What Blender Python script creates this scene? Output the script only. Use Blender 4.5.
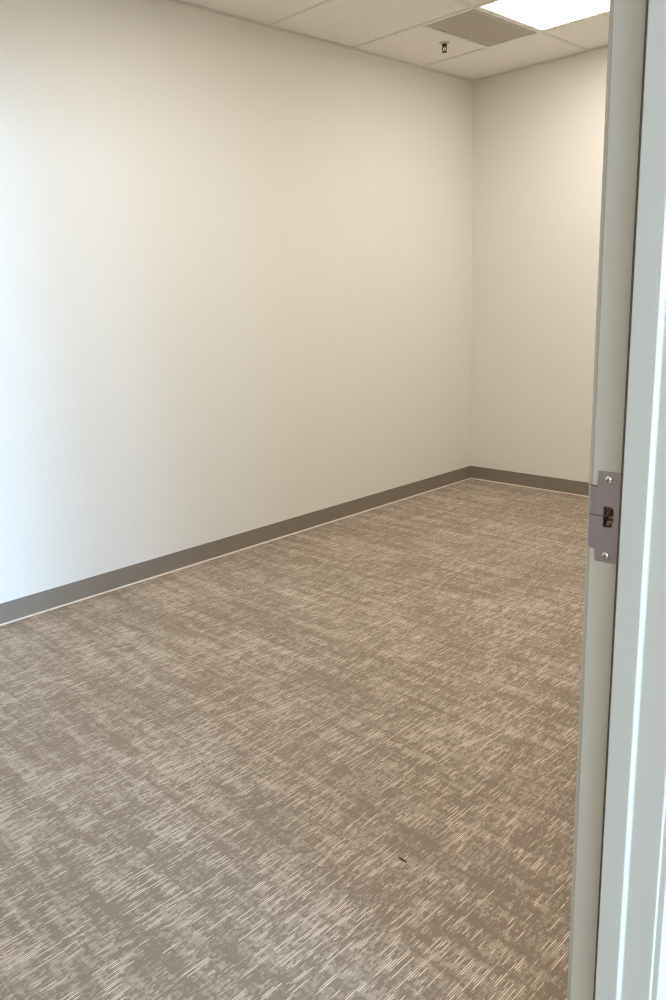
import bpy, bmesh, math
from mathutils import Vector, Matrix

scene = bpy.context.scene
for o in list(bpy.data.objects):
    bpy.data.objects.remove(o, do_unlink=True)
C = scene.collection

# ------------------------------------------------------------------ camera
def camera_axes(yaw, pitch, roll):
    cy, sy = math.cos(yaw), math.sin(yaw)
    f = Vector((-sy * math.cos(pitch), cy * math.cos(pitch), math.sin(pitch)))
    r = Vector((cy, sy, 0.0)); u = r.cross(f)
    c, s = math.cos(roll), math.sin(roll)
    return c * r + s * u, -s * r + c * u, f
CAM = Vector((3.43708, -4.86333, 1.37057))
r_, u_, f_ = camera_axes(0.792496, -0.2502906, -0.0392614)
cam_data = bpy.data.cameras.new('camera')
cam = bpy.data.objects.new('camera', cam_data); C.objects.link(cam)
cam.matrix_world = Matrix(((r_.x, u_.x, -f_.x, CAM.x), (r_.y, u_.y, -f_.y, CAM.y), (r_.z, u_.z, -f_.z, CAM.z), (0, 0, 0, 1)))
cam_data.sensor_fit = 'VERTICAL'; cam_data.sensor_height = 36.0
cam_data.lens = 792.838 / 1000 * 36; cam_data.clip_start = 0.02
scene.camera = cam

# ------------------------------------------------------------------ view and light
scene.view_settings.view_transform = 'Standard'
scene.view_settings.look = 'None'
scene.view_settings.gamma = 1.0
scene.view_settings.use_curve_mapping = False
scene.cycles.denoising_prefilter = 'NONE'
scene.cycles.filter_width = 1.1
scene.view_settings.exposure = 0.12
world = bpy.data.worlds.new('world'); scene.world = world; world.use_nodes = True
world.node_tree.nodes['Background'].inputs[0].default_value = (0.62, 0.78, 1.0, 1)
world.node_tree.nodes['Background'].inputs[1].default_value = 0.15
LAMP_COLOR = (1.0, 0.95, 0.875)
LAMP_STRENGTH = 10.0
DAY_COLOR = (0.41, 0.66, 1.0)
WIN_Z0, WIN_Z1 = 0.90, 2.50
HALL_X = 12.0
# window lights of the corridor: (y0, y1, watts per square metre)
PANES = [(-10.3, -9.2, 120), (-8.5, -6.75, 175), (-6.6, -4.1, 400)]
def area(name, loc, rot, sx, sy, watts, color):
    d = bpy.data.lights.new(name, 'AREA'); d.shape = 'RECTANGLE'; d.size = sx; d.size_y = sy
    d.energy = watts; d.color = color
    o = bpy.data.objects.new(name, d); C.objects.link(o); o.location = loc; o.rotation_euler = rot
    return o
for y0, y1, w in PANES:
    a = (y1 - y0) * (WIN_Z1 - WIN_Z0)
    area('daylight', (HALL_X + 0.10, (y0 + y1) / 2, (WIN_Z0 + WIN_Z1) / 2), (0, math.radians(90), 0), WIN_Z1 - WIN_Z0, y1 - y0, w * a, DAY_COLOR)

# ------------------------------------------------------------------ materials
def s2l(c):
    return tuple(((v / 255) / 12.92 if v / 255 <= 0.04045 else ((v / 255 + 0.055) / 1.055) ** 2.4) for v in c) + (1.0,)
def mat(name, rgb, rough=0.5, metal=0.0, spec=0.5):
    m = bpy.data.materials.new(name); m.use_nodes = True
    b = m.node_tree.nodes['Principled BSDF']
    b.inputs['Base Color'].default_value = s2l(rgb); b.inputs['Roughness'].default_value = rough
    b.inputs['Metallic'].default_value = metal; b.inputs['Specular IOR Level'].default_value = spec
    return m
def N(m, t, **kw):
    n = m.node_tree.nodes.new(t)
    for k, v in kw.items(): setattr(n, k, v)
    return n
def L(m, a, b): m.node_tree.links.new(a, b)
def bsdf(m): return m.node_tree.nodes['Principled BSDF']
def add_noise_bump(m, scale, strength, dist=0.001, detail=3):
    tc = N(m, 'ShaderNodeTexCoord'); n = N(m, 'ShaderNodeTexNoise')
    n.inputs['Scale'].default_value = scale; n.inputs['Detail'].default_value = detail
    b = N(m, 'ShaderNodeBump'); b.inputs['Strength'].default_value = strength; b.inputs['Distance'].default_value = dist
    L(m, tc.outputs['Object'], n.inputs['Vector']); L(m, n.outputs['Fac'], b.inputs['Height']); L(m, b.outputs['Normal'], bsdf(m).inputs['Normal'])
    return n
def mix_by_noise(m, noise, a, b, lo=0.4, hi=0.6):
    r = N(m, 'ShaderNodeValToRGB'); r.color_ramp.elements[0].position = lo; r.color_ramp.elements[1].position = hi
    r.color_ramp.elements[0].color = s2l(a); r.color_ramp.elements[1].color = s2l(b)
    L(m, noise.outputs['Fac'], r.inputs['Fac']); L(m, r.outputs['Color'], bsdf(m).inputs['Base Color'])

M = {}
M['wall'] = mat('painted_wall', (234, 230, 221), 0.75, spec=0.25)
add_noise_bump(M['wall'], 260, 0.12, 0.0008)
M['hall_wall'] = mat('corridor_wall_paint', (222, 214, 200), 0.8)
add_noise_bump(M['hall_wall'], 260, 0.12, 0.0008)
M['tile'] = mat('mineral_fibre_tile', (216, 208, 196), 0.95, spec=0.1)
nn = add_noise_bump(M['tile'], 190, 0.5, 0.002, 5)
mix_by_noise(M['tile'], nn, (236, 231, 223), (252, 249, 243), 0.35, 0.6)
M['grid'] = mat('painted_grid', (236, 232, 223), 0.6)
add_noise_bump(M['grid'], 60, 0.03)
M['plenum'] = mat('plenum_metal', (92, 88, 82), 0.8); add_noise_bump(M['plenum'], 20, 0.1)
M['duct'] = mat('duct_dark', (38, 36, 34), 0.8); add_noise_bump(M['duct'], 20, 0.1)
M['base'] = mat('vinyl_base', (138, 127, 114), 0.38, spec=0.4)
add_noise_bump(M['base'], 140, 0.08)
M['caulk'] = mat('pale_caulk', (222, 208, 195), 0.5); add_noise_bump(M['caulk'], 200, 0.1)
M['frame'] = mat('frame_paint', (179, 172, 158), 0.40, spec=0.4)
add_noise_bump(M['frame'], 420, 0.10, 0.0004)
M['gasket'] = mat('brown_gasket', (84, 70, 60), 0.7); add_noise_bump(M['gasket'], 300, 0.3)
M['chrome'] = mat('screw_chrome', (225, 222, 218), 0.16, 1.0); add_noise_bump(M['chrome'], 300, 0.05)
M['recess'] = mat('screw_recess', (60, 56, 54), 0.5, 0.8); add_noise_bump(M['recess'], 300, 0.05)
M['box'] = mat('strike_box_zinc', (150, 132, 102), 0.45, 0.7)
nb = add_noise_bump(M['box'], 160, 0.5, 0.002); mix_by_noise(M['box'], nb, (70, 58, 44), (190, 172, 140), 0.4, 0.62)
M['sprinkler'] = mat('sprinkler_brass', (84, 70, 54), 0.4, 0.8); add_noise_bump(M['sprinkler'], 90, 0.1)
M['escutcheon'] = mat('sprinkler_white', (205, 196, 182), 0.4); add_noise_bump(M['escutcheon'], 90, 0.05)
M['thread'] = mat('dark_thread', (48, 38, 32), 0.9); add_noise_bump(M['thread'], 900, 0.4)

# brushed strike plate
m = M['plate'] = mat('brushed_steel', (166, 155, 157), 0.42, 0.85)
tc = N(m, 'ShaderNodeTexCoord'); mp = N(m, 'ShaderNodeMapping'); mp.inputs['Scale'].default_value = (40, 40, 2600)
n = N(m, 'ShaderNodeTexNoise'); n.inputs['Scale'].default_value = 1.0; n.inputs['Detail'].default_value = 2
L(m, tc.outputs['Object'], mp.inputs['Vector']); L(m, mp.outputs['Vector'], n.inputs['Vector'])
b = N(m, 'ShaderNodeBump'); b.inputs['Strength'].default_value = 0.15; b.inputs['Distance'].default_value = 0.0003
L(m, n.outputs['Fac'], b.inputs['Height']); L(m, b.outputs['Normal'], bsdf(m).inputs['Normal'])

# lamp diffuser
m = M['lamp'] = bpy.data.materials.new('lamp_diffuser'); m.use_nodes = True
bsdf(m).inputs['Base Color'].default_value = (0.9, 0.9, 0.9, 1)
bsdf(m).inputs['Emission Color'].default_value = LAMP_COLOR + (1,)
bsdf(m).inputs['Emission Strength'].default_value = LAMP_STRENGTH
m = M['hall_fill'] = m.copy(); m.name = 'corridor_fill'  # warmer glow for the fill panel added in the corridor
bsdf(m).inputs['Emission Strength'].default_value = 24.0; bsdf(m).inputs['Emission Color'].default_value = (1.0, 0.86, 0.70, 1)
# perforated sheet: real see-through holes
m = M['perf'] = mat('perforated_sheet', (200, 192, 178), 0.6)
tc = N(m, 'ShaderNodeTexCoord'); mp = N(m, 'ShaderNodeMapping'); mp.inputs['Scale'].default_value = (210, 210, 0)
v = N(m, 'ShaderNodeTexVoronoi'); v.inputs['Scale'].default_value = 1.0; v.inputs['Randomness'].default_value = 0.0
lt = N(m, 'ShaderNodeMath', operation='LESS_THAN'); lt.inputs[1].default_value = 0.22
tr = N(m, 'ShaderNodeBsdfTransparent'); mx = N(m, 'ShaderNodeMixShader')
L(m, tc.outputs['Object'], mp.inputs['Vector']); L(m, mp.outputs['Vector'], v.inputs['Vector']); L(m, v.outputs['Distance'], lt.inputs[0])
L(m, lt.outputs[0], mx.inputs[0]); L(m, bsdf(m).outputs[0], mx.inputs[1]); L(m, tr.outputs[0], mx.inputs[2])
L(m, mx.outputs[0], m.node_tree.nodes['Material Output'].inputs[0])
# window glass
m = M['glass'] = bpy.data.materials.new('window_glass'); m.use_nodes = True
bsdf(m).inputs['Transmission Weight'].default_value = 1.0; bsdf(m).inputs['Roughness'].default_value = 0.0
bsdf(m).inputs['IOR'].default_value = 1.01

# carpet: rows of tufts along Y, light runs broken by bands along X
def carpet():
    m = mat('loop_carpet', (150, 135, 118), 0.95, spec=0.12)
    tc = N(m, 'ShaderNodeTexCoord'); sp = N(m, 'ShaderNodeSeparateXYZ'); L(m, tc.outputs['Object'], sp.inputs[0])
    def math_(op, a, b=None, c=None):
        n = N(m, 'ShaderNodeMath', operation=op)
        for i, q in enumerate((a, b, c)):
            if q is None: continue
            if isinstance(q, (int, float)): n.inputs[i].default_value = q
            else: L(m, q, n.inputs[i])
        return n.outputs[0]
    def vec(x, y, z=0.0):
        n = N(m, 'ShaderNodeCombineXYZ')
        for i, q in enumerate((x, y, z)):
            if isinstance(q, (int, float)): n.inputs[i].default_value = q
            else: L(m, q, n.inputs[i])
        return n.outputs[0]
    def noise(v, detail=2.0, rough=0.5):
        n = N(m, 'ShaderNodeTexNoise'); n.inputs['Scale'].default_value = 1.0
        n.inputs['Detail'].default_value = detail; n.inputs['Roughness'].default_value = rough
        L(m, v, n.inputs['Vector']); return n.outputs['Fac']
    X, Y0 = sp.outputs['X'], sp.outputs['Y']
    P = 0.0048
    xi = math_('DIVIDE', X, P); col = math_('FLOOR', xi); fx = math_('FRACT', xi)
    stag = N(m, 'ShaderNodeTexWhiteNoise'); stag.noise_dimensions = '1D'; L(m, col, stag.inputs['W'])       # tufts of neighbouring rows are staggered
    off = math_('MULTIPLY', stag.outputs['Value'], 0.009)
    Y = math_('MULTIPLY', math_('FLOOR', math_('DIVIDE', math_('ADD', Y0, off), 0.009)), 0.009)
    run = noise(vec(math_('MULTIPLY', col, 3.73), math_('MULTIPLY', Y, 26.0)), 2.0, 0.6)            # runs along each row
    long_ = noise(vec(math_('MULTIPLY', col, 5.31), math_('MULTIPLY', Y, 13.0), 9.0), 1.0)           # a few long runs
    yj = math_('ROUND', math_('DIVIDE', Y, 0.009))
    tuft = N(m, 'ShaderNodeTexWhiteNoise'); tuft.noise_dimensions = '2D'; L(m, vec(col, yj), tuft.inputs['Vector'])
    band = noise(vec(math_('MULTIPLY', X, 1.6), math_('MULTIPLY', Y, 15.0), 3.0), 3.0, 0.6)          # bands along X
    band2 = noise(vec(math_('MULTIPLY', X, 22.0), math_('MULTIPLY', Y, 1.4), 5.0), 2.0)
    patch = noise(vec(math_('MULTIPLY', X, 2.2), math_('MULTIPLY', Y, 3.0), 7.0), 2.0)
    block = noise(vec(math_('MULTIPLY', X, 5.0), math_('MULTIPLY', Y0, 46.0), 11.0), 3.0, 0.65)        # short crosswise dashes
    s = math_('MULTIPLY', run, 0.80)
    s = math_('MULTIPLY_ADD', block, 0.66, s)
    s = math_('MULTIPLY_ADD', tuft.outputs['Value'], 0.20, s)
    s = math_('MULTIPLY_ADD', band, 0.44, s)
    s = math_('MULTIPLY_ADD', band2, 0.35, s)
    s = math_('MULTIPLY_ADD', patch, 0.16, s)      # mean about 1.29
    mr = N(m, 'ShaderNodeMapRange'); mr.inputs['From Min'].default_value = 1.24; mr.inputs['From Max'].default_value = 1.46
    L(m, s, mr.inputs['Value'])
    ridge = math_('SINE', math_('MULTIPLY', fx, math.pi))
    fac = math_('MULTIPLY', mr.outputs[0], math_('MULTIPLY_ADD', ridge, 0.85, 0.20))
    r = N(m, 'ShaderNodeValToRGB'); e = r.color_ramp.elements
    e[0].position = 0.0; e[0].color = s2l(CARPET_DARK); e[1].position = 1.0; e[1].color = s2l(CARPET_LIGHT)
    L(m, fac, r.inputs['Fac'])
    # bright yarns: long narrow runs on single rows, denser where the ground is light
    y_ = math_('MULTIPLY_ADD', band, 0.35, math_('MULTIPLY_ADD', patch, 0.25, long_))
    ym = N(m, 'ShaderNodeMapRange'); ym.inputs['From Min'].default_value = 0.875; ym.inputs['From Max'].default_value = 0.93; L(m, y_, ym.inputs['Value'])
    yf = math_('MULTIPLY', ym.outputs[0], math_('POWER', ridge, 3.0))
    ymix = N(m, 'ShaderNodeMix', data_type='RGBA'); L(m, yf, ymix.inputs[0]); L(m, r.outputs['Color'], ymix.inputs[6]); ymix.inputs[7].default_value = s2l(CARPET_YARN)
    fine = noise(vec(math_('MULTIPLY', X, 420.0), math_('MULTIPLY', Y0, 300.0)), 1.0)
    hs = N(m, 'ShaderNodeHueSaturation'); L(m, ymix.outputs[2], hs.inputs['Color']); L(m, math_('MULTIPLY', math_('MULTIPLY_ADD', fine, 0.30, 0.87), math_('MULTIPLY_ADD', ridge, 0.24, 0.85)), hs.inputs['Value'])
    L(m, hs.outputs['Color'], bsdf(m).inputs['Base Color'])
    bp = N(m, 'ShaderNodeBump'); bp.inputs['Strength'].default_value = 0.35; bp.inputs['Distance'].default_value = 0.0012
    L(m, math_('ADD', ridge, math_('MULTIPLY', fac, 0.8)), bp.inputs['Height']); L(m, bp.outputs['Normal'], bsdf(m).inputs['Normal'])
    bsdf(m).inputs['Sheen Weight'].default_value = 0.15; bsdf(m).inputs['Sheen Roughness'].default_value = 0.6
    return m
CARPET_DARK = (139, 122, 104); CARPET_LIGHT = (184, 167, 149); CARPET_YARN = (224, 208, 192)
M['carpet'] = carpet()

# ------------------------------------------------------------------ mesh helpers
def obj(name, bm, material, parent=None, smooth=False):
    bmesh.ops.recalc_face_normals(bm, faces=bm.faces)
    me = bpy.data.meshes.new(name); bm.to_mesh(me); bm.free()
    for mm in (material if isinstance(material, (list, tuple)) else [material]): me.materials.append(mm)
    if smooth:
        for p in me.polygons: p.use_smooth = True
    o = bpy.data.objects.new(name, me); C.objects.link(o)
    if parent: o.parent = parent; o.matrix_parent_inverse = Matrix.Identity(4)
    return o
def structure(o): o['kind'] = 'structure'; return o
def empty(name, loc=(0, 0, 0)):
    o = bpy.data.objects.new(name, None); C.objects.link(o); o.location = loc; o.empty_display_size = 0.1
    return o
def tag(o, label, cat, group=None):
    o['label'] = label; o['category'] = cat
    if group: o['group'] = group
    return o
def box(bm, x0, x1, y0, y1, z0, z1, mi=0):
    vs = [bm.verts.new((x, y, z)) for x in (x0, x1) for y in (y0, y1) for z in (z0, z1)]
    for q in ((0, 1, 3, 2), (4, 6, 7, 5), (0, 4, 5, 1), (2, 3, 7, 6), (0, 2, 6, 4), (1, 5, 7, 3)):
        f = bm.faces.new([vs[i] for i in q]); f.material_index = mi
def rounded(pts, seg=5):
    """open or closed list of (x, y, radius) -> points with filleted corners"""
    out = []; n = len(pts)
    for i, (x, y, r) in enumerate(pts):
        if r <= 0: out.append((x, y)); continue
        p = Vector((x, y)); a = Vector(pts[i - 1][:2]) - p; b = Vector(pts[(i + 1) % n][:2]) - p
        a.normalize(); b.normalize(); ang = a.angle(b); t = r / math.tan(ang / 2)
        c = p + (a + b).normalized() * (r / math.sin(ang / 2)); s = p + a * t; e = p + b * t
        a0 = math.atan2(s.y - c.y, s.x - c.x); a1 = math.atan2(e.y - c.y, e.x - c.x); d = (a1 - a0 + math.pi) % (2 * math.pi) - math.pi
        out += [(c.x + r * math.cos(a0 + d * k / seg), c.y + r * math.sin(a0 + d * k / seg)) for k in range(seg + 1)]
    return out
def extrude_profile(bm, pts, to3, depth):
    """closed polygon of 2-D pts; to3(p, t) maps to 3-D; t runs 0..depth"""
    a = [bm.verts.new(to3(p, 0)) for p in pts]; b = [bm.verts.new(to3(p, depth)) for p in pts]
    n = len(pts)
    for i in range(n): bm.faces.new((a[i], a[(i + 1) % n], b[(i + 1) % n], b[i]))
    bm.faces.new(a); bm.faces.new(b[::-1])
def lathe(bm, prof, centre, axis='z', seg=20):
    rings = []
    for r, h in prof:
        ring = []
        for k in range(seg):
            a = 2 * math.pi * k / seg; u, v = r * math.cos(a), r * math.sin(a)
            ring.append(bm.verts.new((centre[0] + u, centre[1] + v, centre[2] + h) if axis == 'z' else (centre[0] + u, centre[1] + h, centre[2] + v)))
        rings.append(ring)
    for i in range(len(rings) - 1):
        for k in range(seg): bm.faces.new((rings[i][k], rings[i][(k + 1) % seg], rings[i + 1][(k + 1) % seg], rings[i + 1][k]))
    bm.faces.new(rings[0]); bm.faces.new(rings[-1][::-1])

# ------------------------------------------------------------------ the room shell
H = 2.74
WR0, WR1 = 2.963, 3.080            # right wall, room side and corridor side
YF = -5.60                         # front wall of the room
JY = -3.915                        # far rabbet plane
JN = JY - 0.914                    # near rabbet plane
DOOR_H = 2.134
HY0, HY1 = -14.0, -1.2              # corridor extent

bm = bmesh.new(); box(bm, 0, WR0, YF, 0, -0.10, 0); structure(obj('floor', bm, M['carpet']))
bm = bmesh.new(); box(bm, WR0, HALL_X, HY0, HY1, -0.10, 0); structure(obj('floor_corridor', bm, M['carpet']))
bm = bmesh.new(); box(bm, -0.12, 0, YF - 0.12, 0.12, -0.1, H + 0.25); structure(obj('wall_left', bm, M['wall']))
bm = bmesh.new(); box(bm, 0, WR0, 0, 0.12, -0.1, H + 0.25); structure(obj('wall_back', bm, M['wall']))
bm = bmesh.new(); box(bm, 0, WR0, YF - 0.12, YF, -0.1, H + 0.25); structure(obj('wall_front', bm, M['wall']))
# right wall with the doorway
OY1, OY0, OZ = JY + 0.020, JN - 0.020, DOOR_H + 0.020
bm = bmesh.new()
box(bm, WR0, WR1, OY1, 0.12, -0.1, H + 0.25); box(bm, WR0, WR1, HY0, OY0, -0.1, H + 0.25); box(bm, WR0, WR1, OY0, OY1, OZ, H + 0.25)
structure(obj('wall_right', bm, M['wall']))
# corridor shell
bm = bmesh.new(); box(bm, WR1, HALL_X, HY1, HY1 + 0.1, -0.1, H + 0.1); structure(obj('wall_corridor_far', bm, M['hall_wall']))
bm = bmesh.new(); box(bm, WR1, HALL_X, HY0 - 0.1, HY0, -0.1, H + 0.1); structure(obj('wall_corridor_near', bm, M['hall_wall']))
bm = bmesh.new(); box(bm, WR1, HALL_X, HY0, HY1, H, H + 0.1); structure(obj('ceiling_corridor', bm, M['tile']))
bm = bmesh.new()
X0, X1 = HALL_X, HALL_X + 0.15
box(bm, X0, X1, HY0 - .1, HY1 + .1, -0.1, WIN_Z0); box(bm, X0, X1, HY0 - .1, HY1 + .1, WIN_Z1, H + 0.1)
ys = [HY0 - 0.1] + [v for p in PANES for v in p[:2]] + [HY1 + 0.1]
for i in range(0, len(ys), 2): box(bm, X0, X1, ys[i], ys[i + 1], WIN_Z0, WIN_Z1)
structure(obj('wall_corridor_outer', bm, M['hall_wall']))
for i, (y0, y1, w) in enumerate(PANES):
    wn = structure(empty('window_%d' % (i + 1), (HALL_X + 0.04, (y0 + y1) / 2, WIN_Z0)))
    hw, hh, t = (y1 - y0) / 2, WIN_Z1 - WIN_Z0, 0.03
    bm = bmesh.new()
    box(bm, -.02, .02, -hw, -hw + t, 0, hh); box(bm, -.02, .02, hw - t, hw, 0, hh)
    box(bm, -.02, .02, -hw + t, hw - t, 0, t); box(bm, -.02, .02, -hw + t, hw - t, hh - t, hh)
    obj('window_frame', bm, M['grid'], wn)

# ceiling: lay-in tiles above a grid
T = 0.626; TB = 0.024; REC = 0.003
rows = [0.0, -0.560 ] + [-0.560 - T * k for k in range(1, 8)] + [YF]
rows = [r for r in rows if r > YF] + [YF]
COLX = [0.0, 0.845, 2.064, WR0]
VX0, VX1 = 0.512, 0.823
LAMPS = [(0.845, 2.064, 1), (0.845, 2.064, 4), (0.845, 2.064, 7)]
bm = bmesh.new()
for j in range(len(rows) - 1):
    y1, y0 = rows[j], rows[j + 1]
    for i in range(3):
        x0, x1 = COLX[i], COLX[i + 1]
        if i == 1 and j in (1, 4, 7): continue
        if i == 0 and j == 1: x1 = VX0 - 0.010
        box(bm, x0 + .004, x1 - .004, y0 + .004, y1 - .004, H + REC, H + REC + 0.018)
ceil = structure(obj('ceiling', bm, M['tile']))
bm = bmesh.new()
def runner_y(x, ya, yb):           # runner along Y
    box(bm, x - TB / 2, x + TB / 2, ya, yb, H, H + 0.0015); box(bm, x - .001, x + .001, ya, yb, H + .0015, H + .038)
for k in range(len(rows)):
    y = rows[k]
    if k in (0, len(rows) - 1): continue
    box(bm, 0, WR0, y - TB / 2, y + TB / 2, H, H + 0.0015); box(bm, 0, WR0, y - .001, y + .001, H + .0015, H + .038)
for k in range(len(rows) - 1):
    a = rows[k] - (TB / 2 if k else 0); b = rows[k + 1] + (TB / 2 if k < len(rows) - 2 else 0)
    for x in COLX[1:3]:
        if x < WR0: runner_y(x, b, a)
    if k == 1: runner_y(VX0 - 0.010, b, a)
WA = 0.022                         # wall angle
box(bm, 0, WA, YF, 0, H - .0012, H + .0008); box(bm, WR0 - WA, WR0, YF, 0, H - .0012, H + .0008)
box(bm, WA, WR0 - WA, -WA, 0, H - .0012, H + .0008); box(bm, WA, WR0 - WA, YF, YF + WA, H - .0012, H + .0008)
obj('ceiling_grid', bm, M['grid'], ceil)
bm = bmesh.new(); box(bm, 0, WR0, YF, 0, H + 0.19, H + 0.24); structure(obj('ceiling_deck', bm, M['duct']))

# baseboards: vinyl cove base
BH = 0.0980
def base_profile():
    return [(0, 0), (0.0050, 0), (0.0042, 0.006), (0.0035, 0.012), (0.0035, BH - .0015), (0.0022, BH), (0, BH)]
def bead_profile():
    return [(0.0045, 0.0002)] + [(0.0048 + 0.0085 * math.cos(math.radians(a)), 0.0002 + 0.0060 * math.sin(math.radians(a))) for a in range(0, 91, 15)] + [(0.0040, 0.0058)]
bp = base_profile()
BASES = [('baseboard_left', [(lambda p, t: (p[0], YF + t, p[1]), -YF)]),
         ('baseboard_back', [(lambda p, t: (0.0035 + t, -p[0], p[1]), WR0 - .007)]),
         ('baseboard_front', [(lambda p, t: (0.0035 + t, YF + p[0], p[1]), WR0 - .007)]),
         ('baseboard_right', [(lambda p, t: (WR0 - p[0], JY + .052 + t, p[1]), -(JY + .052) - .0035), (lambda p, t: (WR0 - p[0], YF + .0035 + t, p[1]), (JN - .052) - (YF + .0035))]),
         ('baseboard_corridor', [(lambda p, t: (WR1 + p[0], JY + .055 + t, p[1]), HY1 - (JY + .055)), (lambda p, t: (WR1 + p[0], HY0 + t, p[1]), (JN - .055) - HY0)])]
for nm, runs in BASES:
    bm = bmesh.new()
    for fn, ln in runs: extrude_profile(bm, bp, fn, ln)
    bb = structure(obj(nm, bm, M['base']))
    bm = bmesh.new()
    for fn, ln in runs: extrude_profile(bm, bead_profile(), fn, ln)
    c = obj('caulk_bead', bm, M['caulk'], bb); c['label'] = 'pale caulk bead along the foot of the baseboard'

# ------------------------------------------------------------------ door frame
door = structure(empty('door_1', (3.0, JY, 0)))
DX, DY = 3.0, JY
# profile in (x, d): d = distance out of the rabbet plane into the opening (negative = into the wall)
JP = [(2.9625, -0.050, 0), (2.9515, -0.050, 0.002), (2.9515, -0.004, 0.0022), (2.9585, -0.004, 0.0004), (2.9585, 0.0, 0.0018), (3.0065, 0.0, 0.0006), (3.0065, 0.016, 0.0018), (3.0410, 0.016, 0.0028), (3.0410, 0.009, 0.0038),
      (3.0846, 0.009, 0.0022), (3.0846, 0.005, 0.0004), (3.0938, 0.005, 0.0022), (3.0938, -0.050, 0.0022), (3.0805, -0.050, 0), (3.0805, -0.0185, 0), (2.9625, -0.0185, 0)]
jp = rounded(JP, 6)
FULL = DOOR_H
def jamb(name, rabbet_y, s):
    bm = bmesh.new()
    a = [bm.verts.new((x - DX, rabbet_y - s * d - DY, 0)) for x, d in jp]
    # mitred top
    b = [bm.verts.new((x - DX, rabbet_y - s * d - DY, FULL - d)) for x, d in jp]
    n = len(jp)
    for i in range(n): bm.faces.new((a[i], a[(i + 1) % n], b[(i + 1) % n], b[i]))
    bm.faces.new(a); bm.faces.new(b[::-1])
    return obj(name, bm, M['frame'], door)
far_jamb = jamb('door_jamb', JY, 1); jamb('door_jamb', JN, -1)
bm = bmesh.new()
a = [bm.verts.new((x - DX, JY - d - DY, FULL - d)) for x, d in jp]; b = [bm.verts.new((x - DX, JN + d - DY, FULL - d)) for x, d in jp]
n = len(jp)
for i in range(n): bm.faces.new((a[i], a[(i + 1) % n], b[(i + 1) % n], b[i]))
bm.faces.new(a); bm.faces.new(b[::-1])
obj('door_head', bm, M['frame'], door)
bm = bmesh.new()
gp = rounded([(3.0064, 0.0003, 0), (3.0038, 0.0003, 0), (3.0034, 0.0143, 0.001), (3.0064, 0.0147, 0)], 3)
extrude_profile(bm, gp, lambda p, t: (p[0] - DX, -p[1], t), FULL - 0.02)
g = obj('door_gasket', bm, M['gasket'], door); g['label'] = 'thin dark brown gasket line beside the stop'

# strike plate: body with a hole, a lip that curls over the frame's edge
SX0, SX1, SZ0, SZ1 = 2.9673, 2.9976, 1.0186, 1.1406
LX, LZ0, LZ1 = 2.9665, 1.0356, 1.1194
HX0, HX1, HZ0, HZ1 = 2.9766, 2.9908, 1.0662, 1.0945
TH = 0.0014
def carve(target, *cutters):
    for c in cutters:
        md = target.modifiers.new('carve', 'BOOLEAN'); md.operation = 'DIFFERENCE'; md.solver = 'EXACT'; md.object = c
    bpy.context.view_layer.update(); dg = bpy.context.evaluated_depsgraph_get()
    me = bpy.data.meshes.new_from_object(target.evaluated_get(dg)); target.modifiers.clear(); target.data = me
    for c in cutters: bpy.data.objects.remove(c, do_unlink=True)
bm = bmesh.new(); hc = rounded([(HX0, HZ0, .0022), (HX1, HZ0, .0058), (HX1, HZ1, .0058), (HX0, HZ1, .0022)], 6)
extrude_profile(bm, hc, lambda p, t: (p[0] - DX, -.01 + t, p[1]), .0265); c1 = obj('latch_pocket', bm, M['frame'], door)
bm = bmesh.new(); box(bm, 2.9545 - DX, 2.9680 - DX, -.01, .0065, LZ0 - .0010, LZ1 + .0010); c2 = obj('lip_notch', bm, M['frame'], door)
carve(far_jamb, c1, c2)
def plate_mesh():
    bm = bmesh.new()
    outer = rounded([(SX0, SZ0, .002), (SX1, SZ0, .003), (SX1, SZ1, .002), (SX0, SZ1, .0015), (SX0, LZ1, 0.0008), (LX, LZ1, 0), (LX, LZ0, 0), (SX0, LZ0, 0.0008)], 4)
    hole = hc
    def loop(pts, y): return [bm.verts.new((x - DX, y, z)) for x, z in pts]
    edges = []
    fo, fh = loop(outer, -TH), loop(hole, -TH)
    for lp in (fo, fh):
        for i in range(len(lp)): edges.append(bm.edges.new((lp[i], lp[(i + 1) % len(lp)])))
    bmesh.ops.triangle_fill(bm, use_beauty=True, use_dissolve=False, edges=edges)
    bo, bh = loop(outer, 0.0), loop(hole, 0.0035)
    for f_l, b_l in ((fo, bo), (fh, bh)):
        for i in range(len(f_l)):
            j = (i + 1) % len(f_l); bm.faces.new((f_l[i], f_l[j], b_l[j], b_l[i]))
    # curled lip
    R_ = 0.0200; arc = []
    for k in range(9):
        th = math.radians(32) * k / 8
        arc.append((LX - R_ * math.sin(th), R_ - R_ * math.cos(th)))
    front = [(x, y - TH) for x, y in arc]
    # outer surface offsets along the arc's normal
    front = [(LX - (R_ + TH) * math.sin(math.radians(32) * k / 8), R_ - (R_ + TH) * math.cos(math.radians(32) * k / 8)) for k in range(9)]
    zs = [(LZ0, LZ1)] * 7 + [(LZ0 + .0003, LZ1 - .0003), (LZ0 + .0012, LZ1 - .0012)]
    fr = [[bm.verts.new((x - DX, y, z)) for z in zz] for (x, y), zz in zip(front, zs)]
    br = [[bm.verts.new((x - DX, y, z)) for z in zz] for (x, y), zz in zip(arc, zs)]
    for i in range(8):
        bm.faces.new((fr[i][0], fr[i][1], fr[i + 1][1], fr[i + 1][0])); bm.faces.new((br[i][0], br[i + 1][0], br[i + 1][1], br[i][1]))
        for e in (0, 1): bm.faces.new((fr[i][e], fr[i + 1][e], br[i + 1][e], br[i][e]))
    bm.faces.new((fr[8][0], fr[8][1], br[8][1], br[8][0]))
    return bm
plate = obj('strike_plate', plate_mesh(), M['plate'], door)
plate['label'] = 'brushed grey steel plate with curled lip and latch hole'
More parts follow.
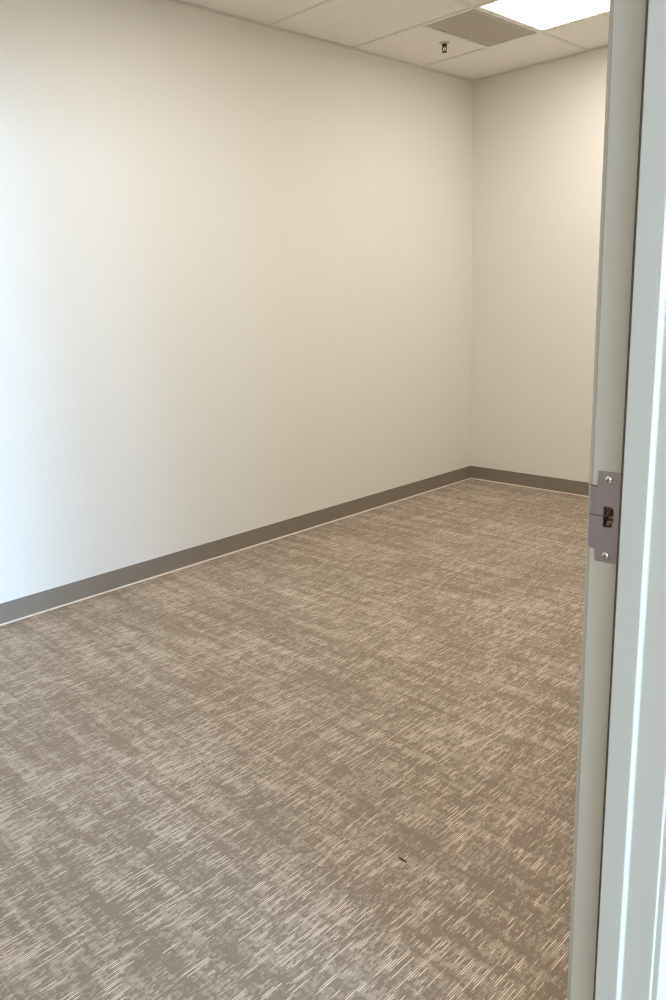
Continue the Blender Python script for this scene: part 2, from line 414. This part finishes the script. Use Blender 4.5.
# latch box behind the hole, open at the front
bm = bmesh.new()
hi = rounded([(HX0 + .0003, HZ0 + .0003, .0020), (HX1 - .0003, HZ0 + .0003, .0055), (HX1 - .0003, HZ1 - .0003, .0055), (HX0 + .0003, HZ1 - .0003, .0020)], 6)
a = [bm.verts.new((x - DX, 0.0002, z)) for x, z in hi]; b = [bm.verts.new((x - DX, 0.0150, z)) for x, z in hi]
for i in range(len(hi)):
    j = (i + 1) % len(hi); bm.faces.new((a[i], a[j], b[j], b[i]))
bm.faces.new(b)
# cast web across the lower part of the box, with its screw hole
box(bm, HX0 + .001 - DX, HX1 - .001 - DX, .0050, .0149, HZ0 + .0006, HZ0 + .0075)
lathe(bm, [(.0016, .0035), (.0016, .0052)], (HX0 + .0045 - DX, 0, HZ0 + .0045), 'y', 12)
obj('latch_box', bm, M['box'], plate)
# scored line from lip to hole
bm = bmesh.new(); box(bm, LX - DX, HX0 - .0001 - DX, -TH - .0001, -TH + .0004, 1.0804, 1.0813)
for k in range(8):
    t0, t1 = math.radians(32) * k / 8, math.radians(32) * (k + 1) / 8
    vs = []
    for th in (t0, t1):
        for rr in (0.0200 + TH + .0001, 0.0200 + TH - .0004):
            for z in (1.0804, 1.0813): vs.append(bm.verts.new((LX - rr * math.sin(th) - DX, 0.0200 - rr * math.cos(th), z)))
    for q in ((0, 1, 3, 2), (4, 6, 7, 5), (0, 4, 5, 1), (2, 3, 7, 6), (0, 2, 6, 4), (1, 5, 7, 3)): bm.faces.new([vs[i] for i in q])
obj('scored_line', bm, M['recess'], plate)
for z, x in ((1.1300, 2.9818), (1.0279, 2.9824)):
    bm = bmesh.new()
    lathe(bm, [(0.0050, -TH), (0.0050, -TH - .0004), (0.0044, -TH - .0013), (0.0031, -TH - .0020), (0.0014, -TH - .0023)], (x - DX, 0, z), 'y', 20)
    s = obj('screw', bm, M['chrome'], plate, smooth=True)
    bm = bmesh.new(); box(bm, x - DX - .0017, x - DX + .0017, -TH - .00245, -TH - .0012, z - .00035, z + .00035)
    box(bm, x - DX - .00035, x - DX + .00035, -TH - .0025, -TH - .0012, z - .0017, z + .0017)
    # a cross slot cannot be a fourth level, so it shares the screw's mesh
    me2 = bpy.data.meshes.new('slot'); bmesh.ops.rotate(bm, cent=(x - DX, 0, z), matrix=Matrix.Rotation(math.radians(25), 3, 'Y'), verts=bm.verts); bm.to_mesh(me2); bm.free()
    bj = bmesh.new(); bj.from_mesh(s.data); nf = len(bj.faces); bj.from_mesh(me2); bj.faces.ensure_lookup_table()
    for i in range(nf, len(bj.faces)): bj.faces[i].material_index = 1; bj.faces[i].smooth = False
    bj.to_mesh(s.data); bj.free(); s.data.materials.append(M['recess']); bpy.data.meshes.remove(me2)

# ------------------------------------------------------------------ ceiling lamps
def lamp(x0, x1, row, label, dim=1.0):
    y1, y0 = rows[row], rows[row + 1]
    t = empty('ceiling_light', ((x0 + x1) / 2, (y0 + y1) / 2, H)); tag(t, label, 'ceiling light', 'recessed fluorescent panels')
    hx, hy = (x1 - x0) / 2 - .006, (y1 - y0) / 2 - .006; w = 0.018
    bm = bmesh.new()
    box(bm, -hx, hx, -hy, -hy + w, .002, .010); box(bm, -hx, hx, hy - w, hy, .002, .010)
    box(bm, -hx, -hx + w, -hy + w, hy - w, .002, .010); box(bm, hx - w, hx, -hy + w, hy - w, .002, .010)
    obj('lamp_frame', bm, M['grid'], t)
    bm = bmesh.new(); pts = rounded([(-hx + w, -hy + w, .012), (hx - w, -hy + w, .012), (hx - w, hy - w, .012), (-hx + w, hy - w, .012)], 5)
    extrude_profile(bm, pts, lambda p, q: (p[0], p[1], .0045 + q), .004)
    lm = M['lamp']
    if dim != 1.0: lm = lm.copy(); bsdf(lm).inputs['Emission Strength'].default_value = LAMP_STRENGTH * dim
    obj('lamp_diffuser', bm, lm, t)
    bm = bmesh.new(); box(bm, -hx, hx, -hy, hy, .011, .10); obj('lamp_housing', bm, M['plenum'], t)
lamp(LAMPS[0][0], LAMPS[0][1], 1, 'glowing rectangular ceiling light panel beside the grey vent near the back wall')
lamp(LAMPS[1][0], LAMPS[1][1], 4, 'glowing rectangular ceiling light panel over the middle of the room')
lamp(LAMPS[2][0], LAMPS[2][1], 7, 'dim unseen light panel added over the front of the room to fill the walls', 0.35)  # weak fill added out of view to lift the lower and left walls

# corridor fill: unseen panel added on the corridor ceiling to warm the door frame
t = tag(empty('ceiling_light', (4.35, -6.6, H - .06)), 'unseen fill light panel added in the corridor to warm the door frame', 'ceiling light')
bm = bmesh.new(); box(bm, -.62, .62, -.31, .31, .010, .06); obj('lamp_housing', bm, M['grid'], t)
bm = bmesh.new(); box(bm, -.60, .60, -.29, .29, .002, .010); obj('lamp_diffuser', bm, M['hall_fill'], t)

# ------------------------------------------------------------------ ceiling vent
y1, y0 = rows[1] - TB / 2, rows[2] + TB / 2
vt = tag(empty('ceiling_vent', ((VX0 + VX1) / 2, (y0 + y1) / 2, H)), 'grey perforated return air vent in the ceiling beside the bright light panel', 'vent')
hx, hy = (VX1 - VX0) / 2, (y1 - y0) / 2; w = .006
bm = bmesh.new()
box(bm, -hx, hx, -hy, -hy + w, -.0005, .012); box(bm, -hx, hx, hy - w, hy, -.0005, .012)
box(bm, -hx, -hx + w, -hy + w, hy - w, -.0005, .012); box(bm, hx - w, hx, -hy + w, hy - w, -.0005, .012)
obj('vent_frame', bm, M['perf_frame'] if 'perf_frame' in M else M['grid'], vt)
bm = bmesh.new(); box(bm, -hx + w, hx - w, -hy + w, hy - w, .003, .0038)
obj('perforated_sheet', bm, M['perf'], vt)
bm = bmesh.new()
box(bm, -hx + .002, hx - .002, -hy + .002, hy - .002, .10, .102)
for sx in (-1, 1): box(bm, sx * (hx - .003) - .001, sx * (hx - .003) + .001, -hy + .002, hy - .002, .012, .10)
for sy in (-1, 1): box(bm, -hx + .004, hx - .004, sy * (hy - .003) - .001, sy * (hy - .003) + .001, .012, .10)
obj('vent_plenum', bm, M['plenum'], vt)
bm = bmesh.new(); lathe(bm, [(.125, .06), (.125, .0995)], (0.0, -0.14, 0), 'z', 28); obj('duct_opening', bm, M['duct'], vt)

# ------------------------------------------------------------------ sprinkler
sp = tag(empty('fire_sprinkler', (0.398, -0.838, H + REC)), 'small brass sprinkler head hanging from the ceiling tile left of the vent', 'sprinkler')
bm = bmesh.new(); lathe(bm, [(.030, 0), (.030, -.001), (.026, -.004), (.016, -.007)], (0, 0, 0), 'z', 28); obj('escutcheon', bm, M['escutcheon'], sp, smooth=False)
bm = bmesh.new(); lathe(bm, [(.015, -.007), (.015, -.014), (.011, -.018), (.008, -.022), (.006, -.024)], (0, 0, 0), 'z', 12)
for s in (-1, 1):
    prev = [(.008, -.015), (.014, -.024), (.013, -.036), (.003, -.046)]
    for (xa, za), (xb, zb) in zip(prev, prev[1:]):
        vs = []
        for (x, z) in ((xa, za), (xb, zb)):
            for dx, dy in ((-.002, -.002), (.002, -.002), (.002, .002), (-.002, .002)): vs.append(bm.verts.new((s * x + dx, dy, z)))
        for k in range(4): bm.faces.new((vs[k], vs[(k + 1) % 4], vs[4 + (k + 1) % 4], vs[4 + k]))
        bm.faces.new(vs[:4]); bm.faces.new(vs[4:][::-1])
obj('sprinkler_body', bm, M['sprinkler'], sp)
bm = bmesh.new(); lathe(bm, [(.0022, -.023), (.0028, -.030), (.0028, -.036), (.0022, -.045)], (0, 0, 0), 'z', 10); obj('glass_bulb', bm, M['chrome'], sp)
bm = bmesh.new(); lathe(bm, [(.005, -.045), (.015, -.0475), (.0155, -.0490), (.003, -.0500)], (0, 0, 0), 'z', 20)
obj('deflector', bm, M['sprinkler'], sp)

# ------------------------------------------------------------------ fleck on the carpet
bm = bmesh.new()
P0 = [Vector(p) for p in ((-.013, .010, .0022), (-.008, .0050, .0030), (-.001, .0005, .0034), (.005, -.0010, .0030), (.012, -.0045, .0022))]
rings = []
for i, p in enumerate(P0):
    d = (P0[min(i + 1, 4)] - P0[max(i - 1, 0)]).normalized(); s = d.cross(Vector((0, 0, 1))).normalized(); u = s.cross(d)
    r = (.0008, .0016, .0020, .0019, .0010)[i]
    rings.append([bm.verts.new(p + s * r * math.cos(k * math.pi / 4) + u * r * math.sin(k * math.pi / 4)) for k in range(8)])
for i in range(4):
    for k in range(8): bm.faces.new((rings[i][k], rings[i][(k + 1) % 8], rings[i + 1][(k + 1) % 8], rings[i + 1][k]))
bm.faces.new(rings[0]); bm.faces.new(rings[-1][::-1])
fl = obj('carpet_lint', bm, M['thread'], smooth=True); fl.location = (2.327, -3.5745, -.0006); fl.rotation_euler = (0, 0, math.radians(28))
tag(fl, 'tiny dark curled scrap of lint lying on the carpet', 'lint')
